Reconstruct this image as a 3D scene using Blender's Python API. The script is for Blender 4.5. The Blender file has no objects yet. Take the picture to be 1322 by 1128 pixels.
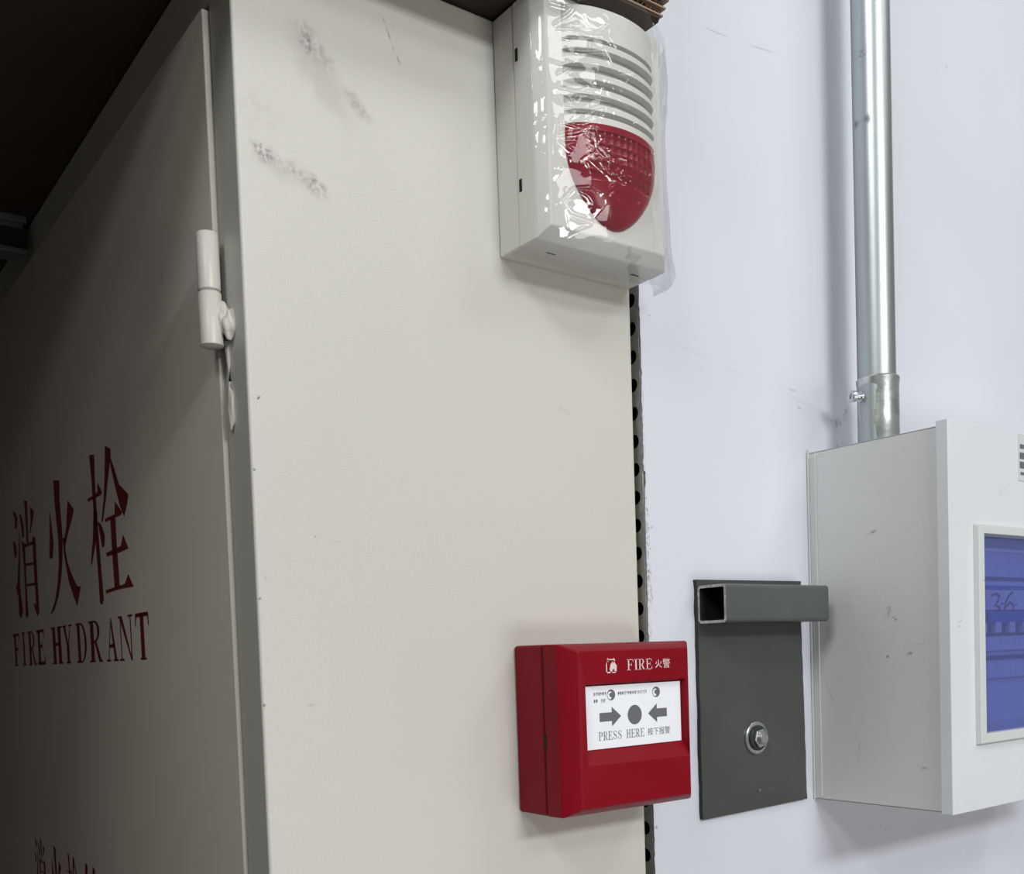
import bpy, bmesh, math, random
from mathutils import Vector, Matrix, noise

# ------------------------------------------------------------------ frame, camera, light
# Lengths below are in millimetres; heights are measured from the camera, which stands Z0 above the floor.
Z0 = 1459.0
SC = bpy.context.scene
COL = SC.collection
R = math.radians


def P(x, y, z):
    return Vector((x / 1000.0, y / 1000.0, (z + Z0) / 1000.0))


cam_d = bpy.data.cameras.new('camera')
cam = bpy.data.objects.new('camera', cam_d)
COL.objects.link(cam)
cam_d.sensor_fit = 'HORIZONTAL'
cam_d.sensor_width = 36.0
cam_d.lens = 1335.47 / 1322 * 36.0
cam_d.shift_y = (903.8 - 564) / 1322
cam_d.clip_start = 0.02
row = ((0.8024, -0.5958, -0.0344), (-0.0548, -0.0161, -0.9984), (0.5942, 0.8030, -0.0456))
cx, cy, cz = Vector(row[0]), -Vector(row[1]), -Vector(row[2])
mw = Matrix(((cx.x, cy.x, cz.x), (cx.y, cy.y, cz.y), (cx.z, cy.z, cz.z))).to_4x4()
mw.translation = P(0, -460, 0)
cam.matrix_world = mw
SC.camera = cam

world = bpy.data.worlds.new('world')
SC.world = world
world.use_nodes = True
wb = world.node_tree.nodes['Background']
wb.inputs[0].default_value = (1.0, 0.93, 0.84, 1)
wb.inputs[1].default_value = 0.18


def lamp(name, direction, dist, sx, sy, power, color=(1, 1, 1), target=(420, 0, 60)):
    d = bpy.data.lights.new(name, 'AREA')
    d.shape = 'RECTANGLE'
    d.size, d.size_y = sx, sy
    d.energy = power
    d.color = color
    o = bpy.data.objects.new(name, d)
    COL.objects.link(o)
    v = Vector(direction).normalized()
    o.location = P(*target) + v * dist
    o.rotation_euler = v.to_track_quat('Z', 'Y').to_euler()
    return o


lamp('ceiling_lamp', (-.03, -1, .38), 3.4, 1.2, 0.30, 42)
lamp('ceiling_lamp', (-.12, -1, .62), 3.4, 1.2, 0.40, 13)
lamp('ceiling_lamp', (-1.0, -.45, .80), 2.8, 1.0, 0.5, 27, target=(604, -50, 0))
lamp('ceiling_lamp', (.85, -1, 1.2), 3.4, 1.2, 0.3, 16)
# unseen fill lamp added to soften shadows, as light bounced round the hall would
lamp('hall_fill_lamp', (.13, -1, -.55), 3.6, 1.7, 2.0, 74, color=(1, .96, .90))

vs = SC.view_settings
vs.view_transform = 'Standard'
vs.look = 'None'
vs.exposure = 0.0
vs.gamma = 1.0
vs.use_curve_mapping = False

# ------------------------------------------------------------------ materials


def new_mat(name):
    m = bpy.data.materials.new(name)
    m.use_nodes = True
    nt = m.node_tree
    b = nt.nodes['Principled BSDF']
    return m, nt, b


def paint(name, color, rough=0.5, metal=0.0, spec=0.5, bump=0.0, bscale=900, var=0.0, vscale=8, marks=(),
          mark_color=(0.12, 0.11, 0.10), coat=0.0, streak=None):
    """painted / plastic / metal surface: colour with soft variation, fine relief and stains with their own shape"""
    m, nt, b = new_mat(name)
    N, L = nt.nodes, nt.links
    b.inputs['Roughness'].default_value = rough
    b.inputs['Metallic'].default_value = metal
    b.inputs['Specular IOR Level'].default_value = spec
    b.inputs['Coat Weight'].default_value = coat
    b.inputs['Coat Roughness'].default_value = 0.12
    geo = N.new('ShaderNodeNewGeometry')
    pos = geo.outputs['Position']
    rgb = N.new('ShaderNodeRGB')
    rgb.outputs[0].default_value = (*color, 1)
    cur = rgb.outputs[0]
    if var > 0:
        n = N.new('ShaderNodeTexNoise')
        n.inputs['Scale'].default_value = vscale
        n.inputs['Detail'].default_value = 5
        if streak:
            mp = N.new('ShaderNodeMapping')
            mp.inputs['Scale'].default_value = streak
            L.new(pos, mp.inputs['Vector'])
            L.new(mp.outputs[0], n.inputs['Vector'])
        else:
            L.new(pos, n.inputs['Vector'])
        mr = N.new('ShaderNodeMapRange')
        mr.inputs['From Min'].default_value = .3
        mr.inputs['From Max'].default_value = .7
        mr.inputs['To Min'].default_value = 1 - var
        mr.inputs['To Max'].default_value = 1 + var
        L.new(n.outputs['Fac'], mr.inputs['Value'])
        vm = N.new('ShaderNodeVectorMath')
        vm.operation = 'SCALE'
        L.new(cur, vm.inputs[0])
        L.new(mr.outputs[0], vm.inputs['Scale'])
        cur = vm.outputs[0]
    for mk in marks:
        # centre x,y,z (mm), radii along the turned axes, turn about the surface normal, strength, grain
        (mx, my, mz), (ra, rb), axis, ang, strength, grain = mk
        mp = N.new('ShaderNodeMapping')
        mp.vector_type = 'TEXTURE'
        mp.inputs['Location'].default_value = P(mx, my, mz)
        if axis == 'Y':
            mp.inputs['Rotation'].default_value = (0, R(ang), 0)
            mp.inputs['Scale'].default_value = (ra / 1000, .05, rb / 1000)
        else:
            mp.inputs['Rotation'].default_value = (R(ang), 0, 0)
            mp.inputs['Scale'].default_value = (.05, ra / 1000, rb / 1000)
        wv = N.new('ShaderNodeTexNoise')
        wv.inputs['Scale'].default_value = 120
        L.new(pos, wv.inputs['Vector'])
        off = N.new('ShaderNodeVectorMath')
        off.operation = 'MULTIPLY_ADD'
        L.new(wv.outputs['Color'], off.inputs[0])
        k = min(ra, rb) * 0.0011
        off.inputs[1].default_value = (k, k, k)
        L.new(pos, off.inputs[2])
        L.new(off.outputs[0], mp.inputs['Vector'])
        ln = N.new('ShaderNodeVectorMath')
        ln.operation = 'LENGTH'
        L.new(mp.outputs[0], ln.inputs[0])
        mr = N.new('ShaderNodeMapRange')
        mr.interpolation_type = 'SMOOTHSTEP'
        mr.inputs['From Min'].default_value = 1.0
        mr.inputs['From Max'].default_value = 0.1
        mr.inputs['To Min'].default_value = 0
        mr.inputs['To Max'].default_value = strength
        L.new(ln.outputs['Value'], mr.inputs['Value'])
        fac = mr.outputs[0]
        if grain:
            n = N.new('ShaderNodeTexNoise')
            n.inputs['Scale'].default_value = grain
            n.inputs['Detail'].default_value = 6
            L.new(pos, n.inputs['Vector'])
            m2 = N.new('ShaderNodeMapRange')
            m2.inputs['From Min'].default_value = .42
            m2.inputs['From Max'].default_value = .62
            L.new(n.outputs['Fac'], m2.inputs['Value'])
            mu = N.new('ShaderNodeMath')
            mu.operation = 'MULTIPLY'
            L.new(fac, mu.inputs[0])
            L.new(m2.outputs[0], mu.inputs[1])
            fac = mu.outputs[0]
        mx_ = N.new('ShaderNodeMix')
        mx_.data_type = 'RGBA'
        L.new(fac, mx_.inputs['Factor'])
        L.new(cur, mx_.inputs['A'])
        mx_.inputs['B'].default_value = (*mark_color, 1)
        cur = mx_.outputs['Result']
    L.new(cur, b.inputs['Base Color'])
    if bump > 0:
        n = N.new('ShaderNodeTexNoise')
        n.inputs['Scale'].default_value = bscale
        n.inputs['Detail'].default_value = 3
        L.new(pos, n.inputs['Vector'])
        bp = N.new('ShaderNodeBump')
        bp.inputs['Strength'].default_value = bump
        bp.inputs['Distance'].default_value = 0.0005
        L.new(n.outputs['Fac'], bp.inputs['Height'])
        L.new(bp.outputs[0], b.inputs['Normal'])
    return m


CREAM = (0.60, 0.60, 0.56)
panel_marks = [
    ((240, 0, 298), (20, 8), 'Y', 50, .42, 260), ((236, 0, 299), (10, 6), 'Y', 70, .5, 500), ((262, 0, 274), (13, 5), 'Y', 42, .42, 260),
    ((246, 0, 287), (36, 13), 'Y', 48, .20, 0), ((262, 0, 275), (14, 6), 'Y', 42, .18, 0),
    ((210, 0, 240), (9, 6), 'Y', 30, .75, 450), ((223, 0, 236), (24, 5), 'Y', 18, .38, 300), ((237, 0, 231), (11, 6), 'Y', 30, .6, 350),
    ((224, 0, 236), (26, 9), 'Y', 18, .14, 0),
    ((213, 0, 262), (14, 12), 'Y', 0, .15, 200),
    ((278, 0, 313), (15, .7), 'Y', 68, .6, 300), ((281, 0, 316), (14, .5), 'Y', 80, .35, 300), ((283.5, 0, 302), (3, 1), 'Y', 70, .5, 0),
    ((200, 0, 123.4), (1.6, .9), 'Y', -40, .9, 0), ((386, 0, 139), (6, 3), 'Y', 20, .18, 600), ((220.8, 0, -21), (4, 1.2), 'Y', 0, .35, 900),
    ((199.8, 0, 40), (1.2, 3), 'Y', 0, .3, 900), ((226, 0, 60), (1, .8), 'Y', 0, .4, 0), ((196.5, 0, 90), (1, 1), 'Y', 0, .8, 0),
    ((196.3, 0, 30), (1, 1), 'Y', 0, .8, 0), ((196.2, 0, -20), (1, 1), 'Y', 0, .8, 0),
]
M = {}
M['cream'] = paint('cream_powder_coat', CREAM, rough=.42, bump=.33, bscale=950, var=.03, vscale=5, marks=panel_marks)
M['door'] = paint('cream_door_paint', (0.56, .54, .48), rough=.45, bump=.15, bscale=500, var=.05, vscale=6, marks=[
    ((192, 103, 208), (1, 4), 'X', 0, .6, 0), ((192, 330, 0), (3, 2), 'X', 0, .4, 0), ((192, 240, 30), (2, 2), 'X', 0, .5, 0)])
M['cream_plain'] = paint('cream_enamel', (0.62, .615, .56), rough=.38, bump=.3, bscale=350, var=.03, vscale=30)
wall_marks = [
    ((522, 0, 392), (18, .8), 'Y', -2, .35, 0), ((566, 0, 395.5), (22, .8), 'Y', -6, .35, 0),
    ((487, 0, 187), (22, 1), 'Y', 12, .22, 300), ((530, 0, 180), (22, 1.2), 'Y', 8, .16, 300),
    ((590, 0, 174.5), (7, 1), 'Y', 0, .35, 0), ((598, 0, 168), (22, 1), 'Y', 12, .25, 300),
    ((640, 0, 159), (17, 4.5), 'Y', -12, .65, 250), ((650, 0, 166), (8, 3), 'Y', -50, .5, 300), ((645, 0, 146), (17, 12), 'Y', 0, .35, 200),
    ((448.5, 0, 105), (4, 6), 'Y', 20, .75, 500), ((449, 0, 70), (3, 22), 'Y', 0, .6, 450), ((450, 0, 40), (3.2, 20), 'Y', 0, .75, 450),
    ((447.5, 0, 140), (2, 90), 'Y', 0, .45, 600), ((449, 0, 10), (2.5, 14), 'Y', 0, .4, 500), ((449, 0, -110), (1.4, 1.4), 'Y', 0, .8, 0),
    ((455, 0, 203), (1, 1), 'Y', 0, .6, 0), ((790, 0, 452), (2, 3), 'Y', 0, .3, 0), ((597, 0, 163), (2.5, 1), 'Y', 20, .6, 0),
    ((690, 0, -143), (1.6, 1), 'Y', 0, .6, 0), ((489, 0, -150), (4, 4), 'Y', 0, .15, 0), ((470, 0, -160), (1, 1), 'Y', 0, .5, 0),
]
random.seed(12)
for _ in range(14):
    wall_marks.append(((random.uniform(447.6, 452), 0, random.uniform(28, 98)), (random.uniform(.5, 1.1), random.uniform(.6, 2.2)), 'Y', random.uniform(-40, 40),
                       random.uniform(.6, .95), 0))
M['wall'] = paint('white_emulsion', (.665, .70, .785), rough=.6, bump=.25, bscale=160, var=.025, vscale=7, marks=wall_marks,
                  mark_color=(.20, .20, .22))
M['grey_stud'] = paint('galvanised_stud', (.42, .42, .39), rough=.5, metal=.2, var=.15, vscale=200)
M['dark'] = paint('dark_void', (.015, .015, .015), rough=.9)
M['dark_wall'] = paint('unlit_wall_colour', (.02, .02, .022), rough=.9)  # near-black colour stands in for the unlit space beyond the cabinet
M['brown_wall'] = paint('brown_wall_paint', (.14, .12, .10), rough=.9)
M['floor'] = paint('concrete', (.22, .215, .20), rough=.7, var=.1, vscale=3, bump=.2, bscale=60)
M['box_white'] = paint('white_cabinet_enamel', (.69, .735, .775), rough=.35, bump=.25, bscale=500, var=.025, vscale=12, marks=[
    ((613, -106, 10.5), (5, .8), 'Y', -32, .7, 500), ((612, -106, 8), (2, 1.2), 'Y', 0, .6, 500),
    ((670, -106, 98), (8, 5), 'Y', 0, .12, 400)])
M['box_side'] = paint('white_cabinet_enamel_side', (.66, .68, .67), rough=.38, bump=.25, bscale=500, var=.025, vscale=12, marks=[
    ((604, -50, 72.5), (7, 1.3), 'X', -18, .55, 500), ((604, -50, 72), (2, 3), 'X', 0, .5, 500), ((604, -60, 21), (3, 7), 'X', 20, .55, 600),
    ((604, -66, 14.5), (4, 1.5), 'X', 20, .75, 500), ((604, -76, -8), (3.5, 2.2), 'X', 0, .6, 600), ((604, -86, -2), (9, 1), 'X', -15, .3, 600),
    ((604, -84, -82), (4, 1.6), 'X', 0, .6, 500), ((604, -30, 24), (8, 1), 'X', 10, .25, 500), ((604, -14, -34), (1, 14), 'X', -25, .3, 400),
    ((604, -35, -70), (3, 16), 'X', 0, .2, 300), ((604, -60, -10), (1.5, 1.5), 'X', 0, .7, 0)])
M['red'] = paint('red_abs_plastic', (.22, .004, .013), rough=.38, spec=.14, bump=.06, bscale=400, var=.05, vscale=20)
M['red_lens'] = paint('red_lens_plastic', (.27, .001, .018), rough=.18, spec=.35, coat=.0, var=.12, vscale=60)
M['label_white'] = paint('label_film', (.86, .90, .97), rough=.35, var=.02, vscale=40)
M['print_grey'] = paint('grey_print', (.13, .14, .165), rough=.5)
M['print_faint'] = paint('faint_print', (.36, .40, .45), rough=.5)
M['print_white'] = paint('white_print', (.72, .62, .62), rough=.5)
M['print_red'] = paint('red_print', (.20, .012, .014), rough=.5, var=.1, vscale=60)
M['alarm'] = paint('off_white_abs', (.71, .71, .675), rough=.4, bump=.08, bscale=300, var=.04, vscale=25, streak=(1, 1, .25))
M['alarm_grey'] = paint('off_white_abs_recess_shade', (.42, .43, .42), rough=.5)  # same plastic as the cover, with the recess shade put into its colour
M['plate'] = paint('dark_grey_paint', (.062, .068, .067), rough=.38, bump=.1, bscale=300, var=.08, vscale=30, marks=[
    ((543, -3, -97), (1.1, .8), 'Y', 0, 1, 0), ((556, -3, -98), (3, .8), 'Y', 0, .3, 400)], mark_color=(.4, .38, .3))
M['plate_edge'] = paint('raw_plate_edge', (.02, .028, .026), rough=.7, var=.5, vscale=300)
M['tube'] = paint('grey_tube_paint', (.082, .094, .092), rough=.36, bump=.1, bscale=250, var=.08, vscale=30)
M['tube_cut'] = paint('sawn_tube_edge', (.40, .40, .38), rough=.5, metal=.3, var=.4, vscale=500)
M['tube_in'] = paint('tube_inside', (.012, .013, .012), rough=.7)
M['zinc'] = paint('zinc_plated_steel', (.62, .64, .66), rough=.28, metal=1, var=.12, vscale=150)
M['galv'] = paint('galvanised_steel', (.44, .49, .50), rough=.40, metal=.9, var=.12, vscale=45, bump=.12, bscale=150,
                  streak=(1, 1, .15), marks=[((629, -42, 352), (1.3, 5), 'Y', 0, .8, 0), ((628, -40, 395), (2.5, 9), 'Y', 10, .5, 600)])
M['galv_sleeve'] = paint('galvanised_sleeve', (.56, .61, .60), rough=.3, metal=.85, var=.22, vscale=120, bump=.3, bscale=260)
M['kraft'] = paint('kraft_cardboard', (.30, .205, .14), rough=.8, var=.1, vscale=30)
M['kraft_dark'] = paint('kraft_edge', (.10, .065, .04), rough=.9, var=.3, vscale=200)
M['under'] = paint('shaded_carton_underside', (.040, .024, .014), rough=.85, var=.2, vscale=10)  # shade under the overhang is put into this near-black brown
M['beam'] = paint('blue_grey_steel', (.10, .125, .15), rough=.5)
M['frame_white'] = paint('window_frame_plastic', (.62, .66, .66), rough=.4, marks=[((636, -109, 36), (1.2, .8), 'Y', 0, .8, 0)])
M['breaker'] = paint('breaker_plastic', (.62, .64, .72), rough=.45, var=.04, vscale=30)
M['breaker_dark'] = paint('breaker_shadow_plastic', (.05, .07, .20), rough=.5)
M['breaker_blue'] = paint('toggle_bridge_plastic', (.03, .12, .45), rough=.4)
M['ink'] = paint('marker_ink', (.01, .01, .03), rough=.5)
M['sticker'] = paint('sticker_paper', (.60, .64, .66), rough=.5)
M['slot'] = paint('slot_shadow', (.01, .01, .01), rough=.9)


def film_mat():
    m = bpy.data.materials.new('clear_wrapping_film')
    m.use_nodes = True
    nt = m.node_tree
    N, L = nt.nodes, nt.links
    N.remove(N['Principled BSDF'])
    out = N['Material Output']
    tr = N.new('ShaderNodeBsdfTransparent')
    tr.inputs[0].default_value = (.93, .935, .94, 1)
    gl = N.new('ShaderNodeBsdfGlossy')
    gl.inputs['Roughness'].default_value = .035
    df = N.new('ShaderNodeBsdfDiffuse')
    df.inputs[0].default_value = (.85, .87, .9, 1)
    geo = N.new('ShaderNodeNewGeometry')
    n = N.new('ShaderNodeTexNoise')
    n.inputs['Scale'].default_value = 70
    n.inputs['Detail'].default_value = 4
    n.inputs['Distortion'].default_value = 1.0
    L.new(geo.outputs['Position'], n.inputs['Vector'])
    bp = N.new('ShaderNodeBump')
    bp.inputs['Strength'].default_value = .07
    bp.inputs['Distance'].default_value = .0012
    L.new(n.outputs['Fac'], bp.inputs['Height'])
    L.new(bp.outputs[0], gl.inputs['Normal'])
    lw = N.new('ShaderNodeFresnel')
    lw.inputs['IOR'].default_value = 1.5
    L.new(bp.outputs[0], lw.inputs['Normal'])
    mu = N.new('ShaderNodeMath')
    mu.operation = 'MULTIPLY_ADD'
    mu.inputs[1].default_value = .85
    mu.inputs[2].default_value = .0
    mu.use_clamp = True
    L.new(lw.outputs[0], mu.inputs[0])
    cap = N.new('ShaderNodeMath')
    cap.operation = 'MINIMUM'
    cap.inputs[1].default_value = .17
    L.new(mu.outputs[0], cap.inputs[0])
    mu = cap
    m1 = N.new('ShaderNodeMixShader')
    m1.inputs[0].default_value = .018
    L.new(tr.outputs[0], m1.inputs[1])
    L.new(df.outputs[0], m1.inputs[2])
    m2 = N.new('ShaderNodeMixShader')
    L.new(mu.outputs[0], m2.inputs[0])
    L.new(m1.outputs[0], m2.inputs[1])
    L.new(gl.outputs[0], m2.inputs[2])
    L.new(m2.outputs[0], out.inputs[0])
    return m


def tinted_mat():
    m = bpy.data.materials.new('blue_tinted_window')
    m.use_nodes = True
    nt = m.node_tree
    N, L = nt.nodes, nt.links
    N.remove(N['Principled BSDF'])
    tr = N.new('ShaderNodeBsdfTransparent')
    tr.inputs[0].default_value = (.68, .72, .95, 1)
    df = N.new('ShaderNodeBsdfDiffuse')
    df.inputs[0].default_value = (.26, .32, .62, 1)
    gl = N.new('ShaderNodeBsdfGlossy')
    gl.inputs['Roughness'].default_value = .08
    m1 = N.new('ShaderNodeMixShader')
    m1.inputs[0].default_value = .17
    L.new(tr.outputs[0], m1.inputs[1])
    L.new(df.outputs[0], m1.inputs[2])
    m2 = N.new('ShaderNodeMixShader')
    m2.inputs[0].default_value = .07
    L.new(m1.outputs[0], m2.inputs[1])
    L.new(gl.outputs[0], m2.inputs[2])
    L.new(m2.outputs[0], N['Material Output'].inputs[0])
    return m


M['film'] = film_mat()
M['tinted'] = tinted_mat()

# ------------------------------------------------------------------ mesh helpers


class MB:
    """collects vertices (mm) and faces of one mesh object"""

    def __init__(self):
        self.v, self.f = [], []

    def add(self, verts, faces):
        o = len(self.v)
        self.v += [tuple(p) for p in verts]
        self.f += [tuple(i + o for i in fc) for fc in faces]
        return self

    def box(self, x0, x1, y0, y1, z0, z1):
        return self.add([(x0, y0, z0), (x1, y0, z0), (x1, y1, z0), (x0, y1, z0), (x0, y0, z1), (x1, y0, z1), (x1, y1, z1), (x0, y1, z1)],
                        [(0, 3, 2, 1), (4, 5, 6, 7), (0, 1, 5, 4), (1, 2, 6, 5), (2, 3, 7, 6), (3, 0, 4, 7)])

    def cyl(self, a, b, r, n=32, r2=None, cap=True, ri=None):
        a, b = Vector(a), Vector(b)
        d = (b - a).normalized()
        q = d.to_track_quat('Z', 'Y')
        r2 = r if r2 is None else r2
        vs_ = []
        for c, rr in ((a, r), (b, r2)):
            for i in range(n):
                t = 2 * math.pi * i / n
                vs_.append(c + q @ Vector((rr * math.cos(t), rr * math.sin(t), 0)))
        fs = [(i, (i + 1) % n, n + (i + 1) % n, n + i) for i in range(n)]
        if cap:
            fs += [tuple(reversed(range(n))), tuple(range(n, 2 * n))]
        return self.add(vs_, fs)

    def lathe(self, a, d, prof, n=40):
        """prof: list of (distance along axis, radius)"""
        a, d = Vector(a), Vector(d).normalized()
        q = d.to_track_quat('Z', 'Y')
        vs_, fs = [], []
        for h, rr in prof:
            for i in range(n):
                t = 2 * math.pi * i / n
                vs_.append(a + d * h + q @ Vector((rr * math.cos(t), rr * math.sin(t), 0)))
        for k in range(len(prof) - 1):
            fs += [(k * n + i, k * n + (i + 1) % n, (k + 1) * n + (i + 1) % n, (k + 1) * n + i) for i in range(n)]
        return self.add(vs_, fs)

    def tube(self, pts, radii, n=12):
        """a tube with varying radius through the points"""
        pts = [Vector(p) for p in pts]
        vs_, fs = [], []
        for k, p in enumerate(pts):
            d = (pts[min(k + 1, len(pts) - 1)] - pts[max(k - 1, 0)]).normalized()
            q = d.to_track_quat('Z', 'Y')
            for i in range(n):
                t = 2 * math.pi * i / n
                vs_.append(p + q @ Vector((radii[k] * math.cos(t), radii[k] * math.sin(t), 0)))
        for k in range(len(pts) - 1):
            fs += [(k * n + i, k * n + (i + 1) % n, (k + 1) * n + (i + 1) % n, (k + 1) * n + i) for i in range(n)]
        fs += [tuple(reversed(range(n))), tuple(range((len(pts) - 1) * n, len(pts) * n))]
        return self.add(vs_, fs)

    def prism_y(self, poly, y0, y1):
        """outline in x,z extruded along y"""
        n = len(poly)
        return self.add([(x, y0, z) for x, z in poly] + [(x, y1, z) for x, z in poly],
                        [tuple(range(n)), tuple(reversed(range(n, 2 * n)))] + [(i, i + n, (i + 1) % n + n, (i + 1) % n) for i in range(n)])

    def prism_z(self, poly, z0, z1):
        n = len(poly)
        return self.add([(x, y, z0) for x, y in poly] + [(x, y, z1) for x, y in poly],
                        [tuple(reversed(range(n))), tuple(range(n, 2 * n))] + [(i, (i + 1) % n, (i + 1) % n + n, i + n) for i in range(n)])

    def polys_y(self, polys, y, flip=False):
        for p in polys:
            self.add([(a, y, b) for a, b in p], [tuple(range(len(p)))])
        return self

    def grid(self, rows):
        nr, nc = len(rows), len(rows[0])
        return self.add([p for r_ in rows for p in r_],
                        [(r_ * nc + c, r_ * nc + c + 1, (r_ + 1) * nc + c + 1, (r_ + 1) * nc + c) for r_ in range(nr - 1) for c in range(nc - 1)])

    def build(self, name, mat, parent=None, bevel=0, seg=3, smooth=40, fix=True):
        base = parent['_base'] if parent is not None else (0, 0, 0)
        me = bpy.data.meshes.new(name)
        ox, oy, oz = base
        dz = 0 if parent is not None else Z0
        me.from_pydata([((x - ox) / 1000, (y - oy) / 1000, (z - oz + dz) / 1000) for x, y, z in self.v], [], self.f)
        if fix:
            bm = bmesh.new()
            bm.from_mesh(me)
            bmesh.ops.recalc_face_normals(bm, faces=bm.faces)
            bm.to_mesh(me)
            bm.free()
        if smooth:
            me.polygons.foreach_set('use_smooth', [True] * len(me.polygons))
            me.set_sharp_from_angle(angle=R(smooth))
        me.materials.append(mat)
        o = bpy.data.objects.new(name, me)
        COL.objects.link(o)
        if parent is not None:
            o.parent = parent
            o['_base'] = base
        else:
            o['_base'] = (0, 0, 0)
        if bevel:
            b = o.modifiers.new('bevel', 'BEVEL')
            b.width = bevel / 1000
            b.segments = seg
            b.limit_method = 'ANGLE'
            b.angle_limit = R(35)
            b.harden_normals = True
        return o


def thing(name, label, cat, base, group=None):
    o = bpy.data.objects.new(name, None)
    o.empty_display_size = .02
    COL.objects.link(o)
    o.location = P(*base)
    o['_base'] = base
    o['label'] = label
    o['category'] = cat
    if group:
        o['group'] = group
    return o


def structure(o):
    o['kind'] = 'structure'
    return o


def arc(cx_, cy_, rx, ry, a0, a1, n=14):
    return [(cx_ + rx * math.cos(R(a0 + (a1 - a0) * i / n)), cy_ + ry * math.sin(R(a0 + (a1 - a0) * i / n))) for i in range(n + 1)]


def band(outer, inner):
    return [[outer[i], outer[i + 1], inner[i + 1], inner[i]] for i in range(len(outer) - 1)]


def rect(x0, y0, x1, y1):
    return [(x0, y0), (x1, y0), (x1, y1), (x0, y1)]


def serif_letter(c, s=.17, t=.055):
    """roman capital as polygons in a box one unit wide and one unit high"""
    h = .045
    if c == 'I':
        return [rect(.28, 0, .72, 1), rect(0, 0, 1, h), rect(0, 1 - h, 1, 1)]
    if c == 'F':
        return [rect(.18, 0, .18 + s, 1), rect(.02, 0, .58, h), rect(.02, 1 - t, .95, 1), [(.83, 1), (.95, 1), (.97, .74), (.92, .74)],
                rect(.3, .48, .7, .48 + t), [(.66, .38), (.72, .38), (.72, .65), (.66, .65)]]
    if c == 'E':
        return [rect(.16, 0, .16 + s, 1), rect(.02, 0, .93, t), rect(.02, 1 - t, .92, 1), [(.80, 1), (.92, 1), (.94, .76), (.89, .76)],
                [(.80, 0), (.93, 0), (.99, .28), (.94, .28)], rect(.3, .49, .68, .49 + t), [(.64, .39), (.70, .39), (.70, .66), (.64, .66)]]
    if c == 'H':
        return [rect(.13, 0, .13 + s, 1), rect(.87 - s, 0, .87, 1), rect(.2, .49, .8, .49 + t)] + \
               [rect(a, b_, a + .42, b_ + h) for a in (0, .58) for b_ in (0, 1 - h)]
    if c == 'T':
        return [rect(.5 - s / 2, 0, .5 + s / 2, 1), rect(.28, 0, .72, h), rect(.03, 1 - t, .97, 1),
                [(.03, 1), (.13, 1), (.06, .72), (.0, .72)], [(.97, 1), (.87, 1), (.94, .72), (1, .72)]]
    if c == 'D':
        return [rect(.15, 0, .15 + s, 1), rect(.02, 0, .5, h), rect(.02, 1 - h, .5, 1)] + \
            band(arc(.46, .5, .54, .5, -90, 90), arc(.46, .5, .35, .455, -90, 90))
    if c == 'P':
        return [rect(.18, 0, .18 + s, 1), rect(.02, 0, .55, h), rect(.02, 1 - h, .55, 1), rect(.3, .44, .55, .49)] + \
            band(arc(.52, .72, .45, .28, -90, 90), arc(.52, .72, .26, .235, -90, 90))
    if c == 'R':
        return [rect(.14, 0, .14 + s, 1), rect(.0, 0, .46, h), rect(.0, 1 - h, .5, 1), rect(.25, .46, .5, .51)] + \
            band(arc(.46, .74, .40, .26, -90, 90), arc(.46, .74, .22, .215, -90, 90)) + [[(.42, .5), (.58, .5), (.95, 0), (.74, 0)], rect(.72, 0, 1, h)]
    if c == 'A':
        return [[(.47, 1), (.53, 1), (.90, 0), (.70, 0), (.46, .86)], [(.47, 1), (.50, .92), (.19, 0), (.13, 0)], rect(.27, .31, .75, .31 + t),
                rect(0, 0, .34, h), rect(.58, 0, 1, h)]
    if c == 'N':
        return [rect(.13, 0, .19, 1), rect(.82, 0, .88, 1), [(.08, 1), (.28, 1), (.88, .0), (.80, 0)], rect(0, 0, .33, h), rect(0, 1 - h, .25, 1), rect(.68, 1 - h, 1, 1)]
    if c == 'Y':
        return [rect(.5 - s / 2, 0, .5 + s / 2, .45), [(.08, 1), (.30, 1), (.58, .42), (.42, .40)], [(.86, 1), (.80, 1), (.50, .45), (.57, .38)],
                rect(.28, 0, .72, h), rect(0, 1 - h, .40, 1), rect(.66, 1 - h, 1, 1)]
    if c == 'S':
        pts = [(.86, .74), (.80, .90), (.62, .975), (.40, .965), (.22, .86), (.20, .72), (.34, .60), (.60, .48), (.80, .36), (.84, .22), (.70, .08),
               (.46, .025), (.26, .08), (.12, .28)]
        w = [.03, .03, .03, .05, .09, .11, .12, .13, .12, .10, .07, .03, .03, .03]
        ol, il = [], []
        for i, (a, b_) in enumerate(pts):
            p0, p1 = Vector(pts[max(i - 1, 0)]), Vector(pts[min(i + 1, len(pts) - 1)])
            d = (p1 - p0).normalized()
            n_ = Vector((-d.y, d.x)) * w[i] * .62
            ol.append((a + n_.x, b_ + n_.y))
            il.append((a - n_.x, b_ - n_.y))
        return band(ol, il) + [rect(.83, .66, .89, .98), rect(.09, .02, .15, .34)]
    return []


def write_y(mb, text, x0, z0, w, h, y, gap=.16, space=.6, widths={'I': .5}):
    """serif capitals along +x on a plane facing the room"""
    ws = [space if c == ' ' else widths.get(c, 1) for c in text]
    unit = w / (sum(ws) + gap * (len(text) - 1))
    x = x0
    for c, cw in zip(text, ws):
        if c != ' ':
            mb.polys_y([[(x + a * cw * unit, z0 + b_ * h) for a, b_ in p] for p in serif_letter(c)], y)
        x += (cw + gap) * unit


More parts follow.
